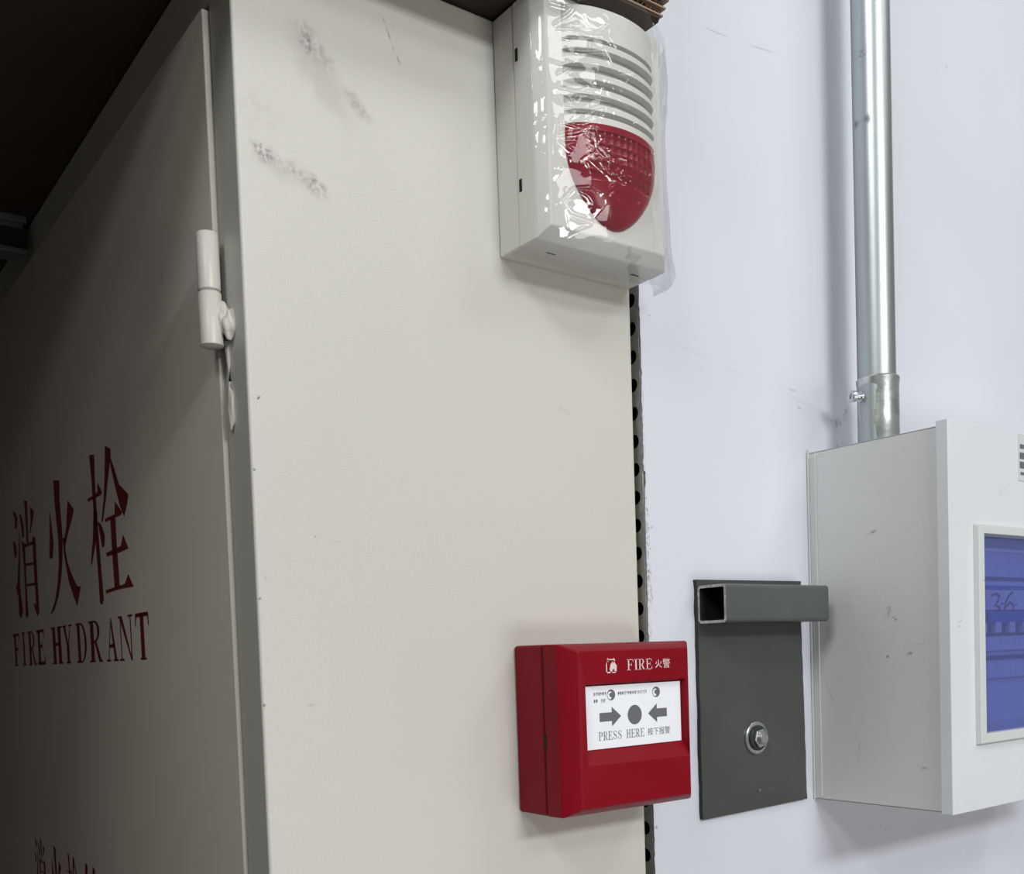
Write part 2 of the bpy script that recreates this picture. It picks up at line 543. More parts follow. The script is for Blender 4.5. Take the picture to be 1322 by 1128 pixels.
def cjk_mesh(text, size):
    """flat outlines of CJK characters from the built-in font, in mm, as (verts, faces)"""
    cu = bpy.data.curves.new('characters', 'FONT')
    cu.body = text
    cu.size = size
    cu.resolution_u = 2
    ob = bpy.data.objects.new('characters', cu)
    COL.objects.link(ob)
    bpy.context.view_layer.update()
    me = bpy.data.meshes.new_from_object(ob.evaluated_get(bpy.context.evaluated_depsgraph_get()))
    vs_ = [(v.co.x, v.co.y) for v in me.vertices]
    fs = [tuple(p.vertices) for p in me.polygons]
    bpy.data.objects.remove(ob)
    bpy.data.curves.remove(cu)
    bpy.data.meshes.remove(me)
    return vs_, fs


def fit_cjk(mb, text, x0, x1, z0, z1, y):
    vs_, fs = cjk_mesh(text, 10)
    if not vs_:
        return
    ax, bx = min(v[0] for v in vs_), max(v[0] for v in vs_)
    ay, by = min(v[1] for v in vs_), max(v[1] for v in vs_)
    mb.add([(x0 + (v[0] - ax) / (bx - ax) * (x1 - x0), y, z0 + (v[1] - ay) / (by - ay) * (z1 - z0)) for v in vs_], fs)


# ------------------------------------------------------------------ the setting
random.seed(4)
# floor
structure(MB().box(-4000, 5000, -5000, 4000, -Z0 - 100, -Z0).build('floor', M['floor']))
# the white wall on the right: its end at the cabinet is a thin lip of broken plaster over a hollow
mb = MB()
mb.box(458, 4500, 1.4, 160, -Z0, 1300)
zs = []
z = -Z0
while z < 1300:
    zs.append(z)
    z += random.uniform(1.2, 4.0) if -220 < z < 420 else 60
zs.append(1300)
fr, bk, inner = [], [], []
for z in zs:
    e = 446.4 + noise.noise(Vector((0, 0, z * .05))) * 1.2 + noise.noise(Vector((3, 0, z * .35))) * .8
    if 98 < z < 108:
        e += 1.2
    fr.append((e, 0, z))
    bk.append((e + .5, 1.4, z))
    inner.append((470, 0, z))
nz = len(zs)
mb.add(fr + bk + inner, [(i, i + 1, nz + i + 1, nz + i) for i in range(nz - 1)] + [(i, 2 * nz + i, 2 * nz + i + 1, i + 1) for i in range(nz - 1)])
mb.add([(470, 0, -Z0), (4500, 0, -Z0), (4500, 0, 1300), (470, 0, 1300)], [(0, 1, 2, 3)])
structure(mb.build('wall_right', M['wall'], smooth=0, fix=False))
structure(MB().box(-4000, 4500, 2600, 2700, -Z0, 1500).build('wall_back', M['dark_wall']))
structure(MB().box(-450, -350, -300, 2600, -Z0, 1300).build('added_wall_left', M['brown_wall']))  # unseen wall added to keep side light off the cabinet door

# ------------------------------------------------------------------ slotted stud in the gap
st = thing('slotted_stud', 'grey slotted metal stud with round holes in the gap beside the white wall', 'metal stud', (446.6, 8, -Z0))
mb = MB()
pitch, rad, nseg = 17.05, 4.3, 16
z0 = 212.1 + pitch / 2
k0 = int((Z0 + z0) // pitch)
for face_x in (447.4,):
    for k in range(-6, k0):
        zt, zb = z0 - k * pitch, z0 - (k + 1) * pitch
        yc, zc = 8.0, (zt + zb) / 2
        ya, yb = 1.5, 30.0
        ring = [(face_x, yc + rad * math.cos(2 * math.pi * i / nseg), zc + rad * math.sin(2 * math.pi * i / nseg)) for i in range(nseg)]
        outer = []
        for i in range(nseg):
            c, s_ = math.cos(2 * math.pi * i / nseg), math.sin(2 * math.pi * i / nseg)
            m_ = max(abs(c), abs(s_))
            c, s_ = c / m_, s_ / m_
            outer.append((face_x, yc + c * (yb - yc if c > 0 else yc - ya), zc + s_ * pitch / 2))
        mb.add(ring + outer, [(i, (i + 1) % nseg, nseg + (i + 1) % nseg, nseg + i) for i in range(nseg)])
o = mb.build('flange', M['grey_stud'], st, smooth=0, fix=True)
sm = o.modifiers.new('thickness', 'SOLIDIFY')
sm.thickness = .0011
mb = MB().box(448, 457, 30, 31.5, -Z0, 318)
mb.box(455.5, 456.8, 2.5, 30, -Z0, 318)
mb.build('web', M['dark'], st)  # coloured near black to stand in for the dark hollow behind the holes

# ------------------------------------------------------------------ hydrant cabinet
CX0, CX1, CD, CT = 194.5, 439.0, 704.0, 341.0
cab = thing('hydrant_cabinet', 'tall cream steel fire hydrant cabinet with red lettering on its door', 'cabinet', (316, 350, -Z0))
mb = MB()
# carcass with a rebated opening for the door in its left side (a ring of boxes around the opening, closed behind)
mb.box(CX0, CX1, 0, CD, -Z0, CT)
o = mb.build('body', M['cream'], cab)
me = o.data
bm = bmesh.new()
bm.from_mesh(me)
lf = [f for f in bm.faces if f.normal.x < -.9][0]
r_ = bmesh.ops.inset_region(bm, faces=[lf], thickness=.0265, use_even_offset=True)
ex = bmesh.ops.extrude_face_region(bm, geom=[lf])
bmesh.ops.translate(bm, verts=[v for v in ex['geom'] if isinstance(v, bmesh.types.BMVert)], vec=(.022, 0, 0))
bmesh.ops.delete(bm, geom=[lf], context='FACES')
bm.to_mesh(me)
bm.free()
b = o.modifiers.new('bevel', 'BEVEL')
b.width = .0016
b.segments = 4
b.limit_method = 'ANGLE'
b.angle_limit = R(50)
b.harden_normals = True

# door: folded pan standing a little proud, slightly twisted so its front edge narrows downwards
mb = MB()
rows = []
DY0, DY1 = 28.2, 674.0
DZ0, DZ1 = -Z0 + 30, CT - 30


def dface(z):
    t = (z + 110) / 420.0
    return 192.9 - 1.2 * max(0, min(1.3, t))


zz = [DZ0, -700, -300, -110, 0, 100, 200, 250, DZ1]
for z in zz:
    fx = dface(z)
    rows.append([(210, DY0, z), (fx + .8, DY0, z), (fx + .25, DY0 + .25, z), (fx, DY0 + .8, z), (fx, DY1 - .8, z), (fx + .8, DY1, z), (210, DY1, z)])
mb.grid(rows)
nr = len(rows) * 7
mb.f += [tuple(range(7)), tuple(range(nr - 7, nr))]
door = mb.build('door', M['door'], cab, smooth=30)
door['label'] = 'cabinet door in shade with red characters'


def dx(z, off=.18):
    return dface(z) - off


XIAO = [[(509.7, 135.7), (497.6, 133.6), (490.7, 128.0), (496.6, 118.9), (503.6, 120.7), (501.5, 128.4)], [(514.8, 110.9), (505.2, 108.9), (500.7, 103.2), (504.3, 95.6), (511.4, 97.4)], [(487.4, 116.3), (485.0, 116.0), (489.2, 94.7), (496.5, 72.4), (494.4, 61.8), (490.4, 49.1), (499.1, 43.7), (506.7, 46.7), (505.5, 62.5), (513.2, 71.5), (506.0, 74.2), (497.4, 91.3)], [(483.8, 129.8), (476.8, 128.9), (469.5, 120.3), (469.9, 109.7), (477.1, 109.5), (479.0, 120.4)], [(463.2, 139.2), (451.4, 136.6), (453.6, 122.4), (455.4, 102.6), (461.3, 103.2), (461.7, 123.4)], [(442.4, 130.9), (429.5, 125.8), (438.4, 116.6), (447.7, 109.8), (448.9, 110.4), (443.1, 121.1)], [(480.8, 108.3), (469.0, 104.0), (470.1, 86.8), (471.5, 70.6), (471.2, 53.2), (469.8, 45.9), (476.6, 43.0), (481.7, 45.5), (477.9, 63.9), (477.5, 89.5)], [(471.4, 103.8), (433.0, 102.7), (433.6, 100.3), (472.1, 101.3)], [(440.8, 107.0), (430.3, 104.9), (430.7, 85.3), (431.1, 65.7), (430.9, 45.0), (438.9, 42.9), (449.7, 53.0), (442.9, 53.6), (440.1, 50.4), (441.4, 68.4), (441.8, 90.3)], [(471.7, 88.0), (432.7, 86.0), (433.1, 84.3), (472.3, 85.8)], [(472.7, 71.2), (432.3, 69.7), (432.8, 67.6), (473.2, 69.2)]]
HUO = [[(379.1, 118.8), (376.8, 116.6), (374.4, 105.2), (371.9, 93.8), (377.2, 84.2), (384.5, 83.5), (388.0, 85.7), (383.5, 99.7)], [(362.6, 139.9), (344.4, 136.8), (347.2, 124.5), (345.0, 106.3), (344.8, 93.7), (349.0, 77.9), (356.9, 64.0), (366.8, 53.7), (380.3, 45.2), (390.9, 41.9), (392.7, 43.0), (376.7, 52.4), (367.4, 63.0), (359.2, 78.8), (357.5, 95.1), (360.4, 110.9), (362.2, 124.8)], [(344.4, 95.5), (334.9, 92.6), (338.8, 87.7), (334.1, 76.5), (323.8, 66.8), (311.9, 58.0), (301.4, 56.8), (308.5, 50.0), (313.8, 43.7), (321.9, 50.8), (333.6, 62.3), (339.7, 75.3), (343.5, 86.4)], [(324.0, 120.0), (308.6, 111.0), (317.6, 103.9), (332.0, 94.1), (336.5, 90.1), (341.9, 93.4), (333.2, 100.4), (328.3, 111.3)]]
SHUAN = [[(262.6, 141.0), (250.4, 139.3), (252.0, 125.3), (251.8, 107.1), (250.7, 89.8), (249.0, 69.4), (246.5, 44.0), (250.7, 41.2), (256.0, 42.5), (256.4, 59.9), (258.2, 85.6), (259.5, 106.1), (260.4, 126.6)], [(272.7, 113.6), (253.5, 113.9), (247.8, 114.6), (246.5, 121.0), (237.1, 113.1), (239.2, 111.6), (250.9, 111.6), (271.2, 111.3)], [(258.8, 106.0), (250.2, 101.9), (256.0, 85.4), (264.8, 75.0), (270.7, 68.8), (272.8, 70.0), (264.6, 86.3)], [(251.3, 96.0), (242.7, 92.9), (236.2, 85.2), (238.2, 78.4), (243.8, 77.8), (246.0, 85.3)], [(224.8, 140.5), (213.4, 136.6), (213.6, 131.8), (221.5, 120.6), (229.3, 107.1), (238.8, 94.4), (242.5, 94.4), (234.5, 107.8), (229.4, 121.8)], [(215.8, 133.1), (207.4, 123.1), (199.4, 112.4), (181.6, 103.7), (184.6, 99.0), (192.3, 91.6), (200.1, 99.2), (207.8, 111.7), (214.8, 125.3)], [(234.3, 95.4), (212.4, 95.6), (210.0, 103.4), (195.9, 94.9), (199.5, 93.4), (217.9, 93.3), (233.6, 93.3)], [(222.0, 93.8), (211.0, 93.9), (210.9, 75.6), (209.4, 50.4), (220.7, 49.7), (221.7, 68.9)], [(235.5, 73.7), (202.8, 74.8), (196.7, 81.3), (187.1, 71.8), (208.4, 71.0), (234.2, 71.3)], [(240.7, 50.1), (198.8, 51.0), (190.7, 56.6), (180.8, 48.1), (209.1, 48.6), (240.4, 47.9)]]
mb = MB()
for poly in XIAO + HUO + SHUAN:
    mb.add([(dx(z), y, z) for y, z in poly], [tuple(range(len(poly)))])
mb.build('characters', M['print_red'], door, smooth=0, fix=False)
mb = MB()
LETTERS = [('F', 537.5, 511), ('I', 501.6, 489.2), ('R', 478.9, 450.8), ('E', 446.6, 418.1), ('H', 396.8, 362), ('Y', 360.2, 332.9), ('D', 323, 294.6),
           ('R', 288.5, 256.5), ('A', 246.8, 220.3), ('N', 217.7, 187), ('T', 182.3, 155.6)]
for c, ya, yb in LETTERS:
    if c == 'H':
        mb.build('lettering', M['print_red'], door, smooth=0, fix=False)
        mb = MB()
    for poly in serif_letter(c, s=.26, t=.085):
        mb.add([(dx(3.6 + 28.2 * v), ya + (yb - ya) * u, 3.6 + 28.2 * v) for u, v in poly], [tuple(range(len(poly)))])
mb.build('lettering', M['print_red'], door, smooth=0, fix=False)
# second, smaller line of characters low on the door: only the tops show
mb = MB()
for polys, (ya, yb), zt in ((XIAO, (500, 462), -142), (HUO, (442, 404), -142), (SHUAN, (388, 350), -142)):
    ys = [p[0] for q in polys for p in q]
    zsx = [p[1] for q in polys for p in q]
    for poly in polys:
        mb.add([(dx(-160), ya + (max(ys) - y) / (max(ys) - min(ys)) * (yb - ya), zt - (max(zsx) - z) / (max(zsx) - min(zsx)) * 52) for y, z in poly],
               [tuple(range(len(poly)))])
for ya in (332, 312):
    mb.add([(dx(-160), ya, -142), (dx(-160), ya - 6, -144), (dx(-160), ya - 2, -158), (dx(-160), ya + 5, -160)], [(0, 1, 2, 3)])
mb.add([(dx(-160), 336, -162), (dx(-160), 298, -162), (dx(-160), 298, -165), (dx(-160), 336, -165)], [(0, 1, 2, 3)])
mb.build('small_characters', M['print_red'], door, smooth=0, fix=False)

# hinge: two barrel knuckles, a leaf behind and a lumpy weld, all under the same paint
HX, HY = 186.4, 21.0
hinge = MB()
hinge.lathe((HX, HY, 175.4), (0, 0, 1), [(0, .1), (0, 4.6), (.5, 5.3), (26.2, 5.3), (26.9, 4.8), (27.0, .1)], 36)
hinge = hinge.build('hinge', M['cream_plain'], cab, smooth=50)
mb = MB()
mb.lathe((HX, HY, 149.6), (0, 0, 1), [(0, .1), (0, 4.7), (.5, 5.5), (24.6, 5.5), (25.3, 4.8), (25.4, .1)], 36)
mb.build('knuckle', M['cream_plain'], hinge, smooth=50)


def blob(mb, c, r, seed, amp=.25, n=14):
    c = Vector(c)
    rows_ = []
    for i in range(n + 1):
        th = math.pi * i / n
        row_ = []
        for j in range(2 * n + 1):
            ph = 2 * math.pi * j / (2 * n)
            d = Vector((math.sin(th) * math.cos(ph), math.sin(th) * math.sin(ph), math.cos(th)))
            k = 1 + amp * noise.noise(d * 1.6 + Vector((seed, 0, 0)))
            row_.append(c + Vector((d.x * r[0], d.y * r[1], d.z * r[2])) * k)
        rows_.append(row_)
    mb.grid(rows_)


mb = MB()
blob(mb, (191.3, 18.5, 163), (4.2, 5.0, 7.5), 1)
blob(mb, (193.0, 14.5, 160), (3.4, 3.6, 7.0), 5, .35)
mb.build('weld', M['cream_plain'], hinge, smooth=80)
mb = MB()
mb.tube([(194.2, 22, 153), (194, 20, 143), (193.8, 19.5, 134), (194, 21, 128)], [1.6, 1.1, .8, .4])
blob(mb, (194.0, 19.0, 121), (1.9, 3.0, 10.5), 9, .35)
mb.build('weld_spatter', M['cream_plain'], cab, smooth=80)
for zt in (-720, -1250):        # the lower hinges, out of the frame
    mb = MB()
    mb.lathe((HX, HY, zt), (0, 0, 1), [(0, .1), (0, 4.8), (.6, 5.4), (50.4, 5.4), (51, 4.8), (51, .1)], 24)
    mb.build('hinge', M['cream_plain'], cab, smooth=50)

# ------------------------------------------------------------------ carton lying on the cabinet
cart = thing('cardboard_carton', 'brown corrugated cardboard carton overhanging the cabinet top', 'carton', (90, 300, 341.6))
mb = MB()
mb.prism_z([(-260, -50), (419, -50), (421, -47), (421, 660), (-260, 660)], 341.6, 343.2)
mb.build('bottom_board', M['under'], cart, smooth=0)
mb = MB()
mb.box(-262, 426, -54, 662, 352.3, 560)
mb.build('carton_body', M['kraft'], cart, bevel=2.5)
mb = MB()
# liners and fluting seen on the cut edge of the flap
for zc, xe, yf in ((343.6, 421.3, -50.6), (347.6, 422.8, -51.4), (351.8, 424.4, -52.6)):
    mb.box(-260, xe, yf, 658, zc - .45, zc + .45)
mb.build('liner', M['kraft'], cart, smooth=0)
mb = MB()
for zc, xe, yf in ((345.6, 420.9, -50.2), (349.7, 422.2, -51.0)):
    front = [(-260 + i * 1.3, yf, zc + 1.6 * math.sin(i * 1.3)) for i in range(int((xe + 260) / 1.3))]
    back = [(x, y + 12, z) for x, y, z in front]
    mb.grid([front, back])
    side = [(xe, yf + i * 1.3, zc + 1.6 * math.sin(i * 1.3)) for i in range(int(700 / 1.3))]
    mb.grid([side, [(x - 12, y, z) for x, y, z in side]])
fl = mb.build('fluting', M['kraft_dark'], cart, smooth=0, fix=False)
sm = fl.modifiers.new('thickness', 'SOLIDIFY')
sm.thickness = .0004

# ------------------------------------------------------------------ steel beam beyond the cabinet
bt = thing('rack_beam', 'dark blue-grey steel beam under the carton beyond the cabinet door', 'beam', (-80, 400, 309))
mb = MB()
mb.box(-349, 188, 394, 416, 315, 338)
mb.box(-349, 190, 390, 394, 336, 341.4)
mb.box(-349, 189, 390, 394, 313, 317)
mb.build('beam_profile', M['beam'], bt, bevel=1)
mb = MB()
mb.box(-349, 190, 392.5, 394, 318, 332)
mb.build('beam_groove', M['dark'], bt)
mb = MB()
mb.box(-348, -308, 396, 418, -Z0, 315)
mb.build('post', M['beam'], bt, bevel=1)

# ------------------------------------------------------------------ sounder with red strobe lens
AX0, AX1, AZ0, AZ1 = 342.6, 437.5, 214.6, 340.2
al = thing('alarm_sounder', 'off-white wall sounder with louvred grille and red shield-shaped lens above the red call point', 'alarm', (390, 0, AZ0))
MB().box(AX0, AX1, -17.5, 0, AZ0, AZ1).build('back_box', M['alarm'], al, bevel=1.2)
# cover: side skirt, chamfer, flat face with the raised barrel under the grille
mb = MB()
XC, HW = 391.0, 32.0


def loop(x0, x1, z0_, z1_, y):
    return [(x0, y, z0_), (x1, y, z0_), (x1, y, z1_), (x0, y, z1_)]


L = [loop(AX0, AX1, AZ0, AZ1, -17.9), loop(AX0 - .1, AX1 - .6, AZ0 + .1, AZ1, -31.5), loop(AX0 + .9, AX1 - 2.0, AZ0 + 1.2, AZ1, -33.0),
     loop(AX0 + 5.8, AX1 - 7.2, AZ0 + 6.6, AZ1, -38.0)]
vsx = [p for l in L for p in l]
fsx = [(0, 3, 2, 1)]
for k in range(3):
    fsx += [(k * 4 + i, k * 4 + (i + 1) % 4, (k + 1) * 4 + (i + 1) % 4, (k + 1) * 4 + i) for i in range(4)]
fsx.append((12, 13, 14, 15))
mb.add(vsx, fsx)
cover = mb.build('front_cover', M['alarm'], al, bevel=.8)


def barrel(x, amp=11.0):
    u = (x - XC) / HW
    return amp * math.sqrt(max(0, 1 - u * u)) ** 1.25


def barrel_strip(z0_, z1_, out0, out1, n=28, back=0.0):
    """curved slab across the barrel between two heights; out: how far its lower and upper edge stand off"""
    mb_ = MB()
    xs = [XC - HW + 2 * HW * i / n for i in range(n + 1)]
    a = [(x, -38.0 - barrel(x) * 1.0 - out0 * min(1, barrel(x) / 4), z0_) for x in xs]
    b_ = [(x, -38.0 - barrel(x) * 1.0 - out1 * min(1, barrel(x) / 4), z1_) for x in xs]
    c = [(x, -37.0, z1_) for x in xs]
    d = [(x, -37.0, z0_) for x in xs]
    mb_.grid([a, b_, c, d, a])
    return mb_


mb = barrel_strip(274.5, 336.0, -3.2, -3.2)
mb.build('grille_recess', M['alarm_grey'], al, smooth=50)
for zc in (314.6, 306.6, 298.8, 291.1, 283.3):
    s_ = barrel_strip(zc - 2.0, zc + 2.2, .9, -.4)
    s_.build('louvre', M['alarm'], al, bevel=.35, seg=2, smooth=50)
barrel_strip(318.5, 334.5, .3, .3).build('grille_cap', M['alarm'], al, bevel=.8, smooth=50)
barrel_strip(274.6, 279.0, .6, .2).build('lens_rim', M['alarm'], al, bevel=.5, smooth=50)
# lens
prof = [(274.6, 30.2), (273.8, 31.2), (272, 31.8), (266, 32), (258, 31.3), (252, 29.6), (246, 26.8), (240, 22.6), (235, 18), (231, 13), (228, 8), (226.6, 4), (226.2, .3)]


def lens_w(z):
    for (za, wa), (zb, wb_) in zip(prof, prof[1:]):
        if zb <= z <= za:
            return wb_ + (wa - wb_) * (z - zb) / (za - zb)
    return .3


rows = []
NZ, NX = 150, 130
for i in range(NZ + 1):
    z = 226.2 + (274.6 - 226.2) * (i / NZ)
    w = lens_w(z)
    amp = 12.5 * min(1, ((z - 226.2) / 30.0)) ** .55
    row_ = []
    for j in range(NX + 1):
        u = -1 + 2 * j / NX
        x = XC + u * w
        h = amp * max(0, 1 - u * u) ** .62
        # moulded prism grid inside the border
        if abs(x - XC) < 22 and 247 < z < 271 and abs(u) < .86:
            gx = abs(((x - XC) / 4.4) % 1 - .5) * 2
            gz = abs(((z - 247) / 4.4) % 1 - .5) * 2
            h -= 1.3 * min(1, 2.2 * (1 - max(gx, gz)))
        row_.append((x, -38.2 - h, z))
    rows.append(row_)
mb = MB().grid(rows)
bk = [(x, -38.0, z) for x, y, z in rows[-1]]
mb.grid([rows[-1], bk])
mb.build('strobe_lens', M['red_lens'], al, smooth=38)
mb = MB()
for zc in (312.8, 245.8):
    MB().box(342.25, 343.2, -21.6, -19.6, zc - 3.2, zc + 3.2).build('clip_slot', M['slot'], al)
for xc in (362, 424):
    MB().box(xc - 3, xc + 3, -20.5, -19.5, AZ0 - .1, AZ0 + .5).build('clip_slot', M['slot'], al)

# ------------------------------------------------------------------ clear film still wrapped round the sounder
film_pts = [(342.0, -33.4), (345.5, -38.6), (352, -42.5), (366, -48.0), (380, -52.5), (392, -54), (406, -52.0), (419, -46.5), (428, -41.8), (435, -37.5), (440.5, -31),
            (443.5, -20), (441.2, -7)]


def cat(pts, t):
    n = len(pts) - 1
    i = min(int(t * n), n - 1)
    u = t * n - i
    p0, p1, p2, p3 = pts[max(i - 1, 0)], pts[i], pts[i + 1], pts[min(i + 2, n)]
    return tuple(.5 * (2 * b_ + (c - a) * u + (2 * a - 5 * b_ + 4 * c - d) * u * u + (3 * b_ - a - 3 * c + d) * u ** 3) for a, b_, c, d in zip(p0, p1, p2, p3))


# creases in the film: polylines in x,z that stand up as sharp folds
CREASES = [
    ([(360, 273), (368, 274.5), (372, 279)], .9), ([(372, 279), (369, 270), (371.5, 262), (377, 256), (368, 254), (380, 247), (387, 244), (383, 240), (375, 238)], 1.1),
    ([(375, 238), (366, 240), (358, 239), (350, 230)], .8), ([(377, 256), (366, 270), (360, 268)], .7), ([(350, 264), (362, 268), (368, 272)], .7),
    ([(364, 318), (378, 318), (381, 316)], .8), ([(362, 309), (376, 311), (380, 305)], .8), ([(346, 303), (358, 301), (352, 296)], .9),
    ([(350, 290), (362, 288), (380, 287), (392, 284)], .8), ([(352, 282), (366, 279), (376, 283), (384, 281)], .9), ([(357, 330), (363, 333), (358, 326), (351, 321)], .9),
    ([(362, 345), (371, 332), (380, 326), (388, 330)], 1.0), ([(395, 277), (404, 280), (412, 276), (408, 268)], .8), ([(408, 262), (411, 254), (415, 244), (420, 240)], .9),
    ([(386, 300), (396, 303), (404, 296)], .7), ([(420, 236), (424, 226), (428, 216)], .9), ([(430, 300), (434, 280), (434, 250), (437, 228), (443, 214)], 1.2),
    ([(428, 334), (436, 318), (432, 300)], 1.2), ([(357, 224), (366, 221), (360, 219)], .7), ([(352, 250), (350, 262), (353, 275)], .8), ([(395, 236), (392, 228), (396, 224)], .6),
]

random.seed(21)
for _ in range(70):                  # short random folds, most of them round the grille's left end and the lens
    if random.random() < .7:
        x_, z_ = random.gauss(366, 13), random.uniform(218, 336)
    else:
        x_, z_ = random.uniform(350, 436), random.uniform(216, 338)
    a_ = random.uniform(0, math.pi)
    pl_ = [(x_, z_)]
    for _k in range(random.randint(1, 3)):
        a_ += random.uniform(-.8, .8)
        l_ = random.uniform(2, 7)
        pl_.append((pl_[-1][0] + l_ * math.cos(a_), pl_[-1][1] + l_ * math.sin(a_)))
    CREASES.append((pl_, random.uniform(.3, .8)))


def crease(x, z):
    h = 0
    for pl, amp in CREASES:
        for (ax, az), (bx, bz) in zip(pl, pl[1:]):
            if min(ax, bx) - 3 > x or max(ax, bx) + 3 < x or min(az, bz) - 3 > z or max(az, bz) + 3 < z:
                continue
            vx, vz = bx - ax, bz - az
            t = max(0, min(1, ((x - ax) * vx + (z - az) * vz) / (vx * vx + vz * vz)))
            d = math.hypot(x - ax - t * vx, z - az - t * vz)
            if d < 1.2:
                h = max(h, amp * (1 - d / 1.2))
    return h


rows = []
NR, NCc = 300, 250
for i in range(-14, NR + 1):
    v = i / NR
    row_ = []
    for j in range(NCc + 1):
        t = j / NCc
        x, y = cat(film_pts, t)
        zz_ = AZ0 - 1.2 + max(v, 0) * (341.0 - AZ0)
        # outline on the right: bulges near the top and at the bottom corner
        side = max(0, (t - .62) / .38)
        bulge = 5.5 * math.exp(-((zz_ - 322) / 10) ** 2) + 3.0 * math.exp(-((zz_ - 304) / 7) ** 2) + 8.5 * math.exp(-((zz_ - 212) / 12) ** 2) - 2.5 * math.exp(-((zz_ - 275) / 20) ** 2)
        x += bulge * side ** 1.2
        y -= .25 * bulge * side
        # gathers forward under the carton at the top
        if zz_ > 322:
            k = (zz_ - 322) / 19
            y -= 5.0 * k * k * math.exp(-((x - 375) / 35) ** 2)
        p = Vector((x, y, zz_))
        q = Vector((x * .06, y * .06, zz_ * .06))
        n1 = abs(noise.noise(q * .6)) * 2.6 + abs(noise.noise(q * 1.5 + Vector((7, 1, 0)))) * .5
        d = -1.4 + n1 + crease(x, zz_)
        out = Vector((x - 392, (y + 20) * 1.6, 0)).normalized()
        edge = min(1, t / .04)
        p += out * d * edge * .55
        p.z += noise.noise(q * 1.7 + Vector((0, 9, 0))) * 1.0 * edge
        if i < 0:                      # turned under the sounder
            k = -i / 14
            p.y = p.y + (-10 - p.y) * k * (1 - .6 * side)
            p.z = AZ0 - 1.3 - .6 * abs(noise.noise(q * 2)) - 3.5 * side * (1 - k)
        row_.append(tuple(p))
    rows.append(row_)
fo = MB().grid(rows).build('plastic_film', M['film'], smooth=60, fix=False)
fo['label'] = 'crinkled clear plastic film wrapped around the wall sounder'
fo['category'] = 'plastic wrap'
del fo['_base']

# ------------------------------------------------------------------ manual call point
RX0, RX1, RZ0, RZ1 = 342.8, 440.2, -88.6, 3.9
cp = thing('call_point', 'red manual fire call point with white press label, on the cabinet side', 'call point', (391, 0, RZ0))
MB().box(RX0, RX1, -25.0, 0, RZ0, RZ1).build('back_box', M['red'], cp, bevel=1.6)
mb = MB()
fx0, fx1, fz0, fz1 = RX0 + 9.3, RX1 - 6.5, RZ0 + 4.6, RZ1 - 4.6
lx0, lx1, lz0, lz1 = 357.3, 430.3, -53.4, -19.2
Lp = [loop(RX0, RX1, RZ0, RZ1, -25.6), loop(RX0 + .2, RX1 - .2, RZ0 + .2, RZ1 - .2, -37.0), loop(RX0 + 1.2, RX1 - .8, RZ0 + .8, RZ1 - .8, -38.4),
      loop(fx0 - .6, fx1 + .6, fz0 - .6, fz1 + .6, -43.6), loop(fx0, fx1, fz0, fz1, -44.0)]
vsx = [p for l in Lp for p in l]
fsx = [(0, 3, 2, 1)]
for k in range(4):
    fsx += [(k * 4 + i, k * 4 + (i + 1) % 4, (k + 1) * 4 + (i + 1) % 4, (k + 1) * 4 + i) for i in range(4)]
o0 = 16
# face with a recess for the label and a ramp under it
zr = lz0 - 8.0
rc = [(lx0 - .8, -44.0, lz1 + 1.0), (lx1 + .8, -44.0, lz1 + 1.0), (lx1 + 3.0, -45.0, zr), (lx0 - 1.2, -45.0, zr)]
ri = [(lx0 - .8, -40.3, lz1 + .9), (lx1 + .8, -40.3, lz1 + .9), (lx1 + .8, -40.3, lz0 - .2), (lx0 - .8, -40.3, lz0 - .2)]
bot = [(fx0, -44.0, fz0), (fx1, -44.0, fz0)]
vsx += rc + ri                       # 20..23 rim, 24..27 recess floor
fsx += [(19, 18, 21, 20), (19, 20, 23, 16), (18, 17, 22, 21), (16, 23, 22, 17),
        (20, 21, 25, 24), (21, 22, 26, 25), (22, 23, 27, 26), (23, 20, 24, 27), (24, 25, 26, 27)]
mb.add(vsx, fsx)
cvr = mb.build('front_cover', M['red'], cp, bevel=.7, seg=3, smooth=30)
MB().box(RX0 + .6, RX1 - .6, -26, -24.6, RZ0 + .6, RZ1 - .6).build('seam', M['slot'], cp)
MB().box(RX0 - .15, RX0 + .8, -26.6, -24.4, -52, -44).build('pry_slot', M['slot'], cp)
lb = MB().box(lx0, lx1, -41.0, -40.4, lz0, lz1).build('press_label', M['label_white'], cp, bevel=.15, seg=1)
lb['label'] = 'white label reading PRESS HERE between two grey arrows'
yl = -41.08
# positions on the label measured across (0..1) and up (0..1)
lw_, lh_ = lx1 - lx0, lz1 - lz0


def lab(u, v):
    return (lx0 + u * lw_, lz0 + v * lh_)


mb = MB()
acx, acz = lab(.505, .50)
mb.polys_y([[(acx + 5.3 * math.cos(2 * math.pi * i / 36), acz + 5.4 * math.sin(2 * math.pi * i / 36)) for i in range(36)]], yl)


def arrow(u0, u1, v, d):
    a, _ = lab(u0, v)
    b_, zc = lab(u1, v)
    tail, tip = (a, b_) if d > 0 else (b_, a)
    nk = tip - d * 6.8
    return [(tail, zc - 2.4), (nk, zc - 2.4), (nk, zc - 5.3), (tip, zc), (nk, zc + 5.3), (nk, zc + 2.4), (tail, zc + 2.4)]


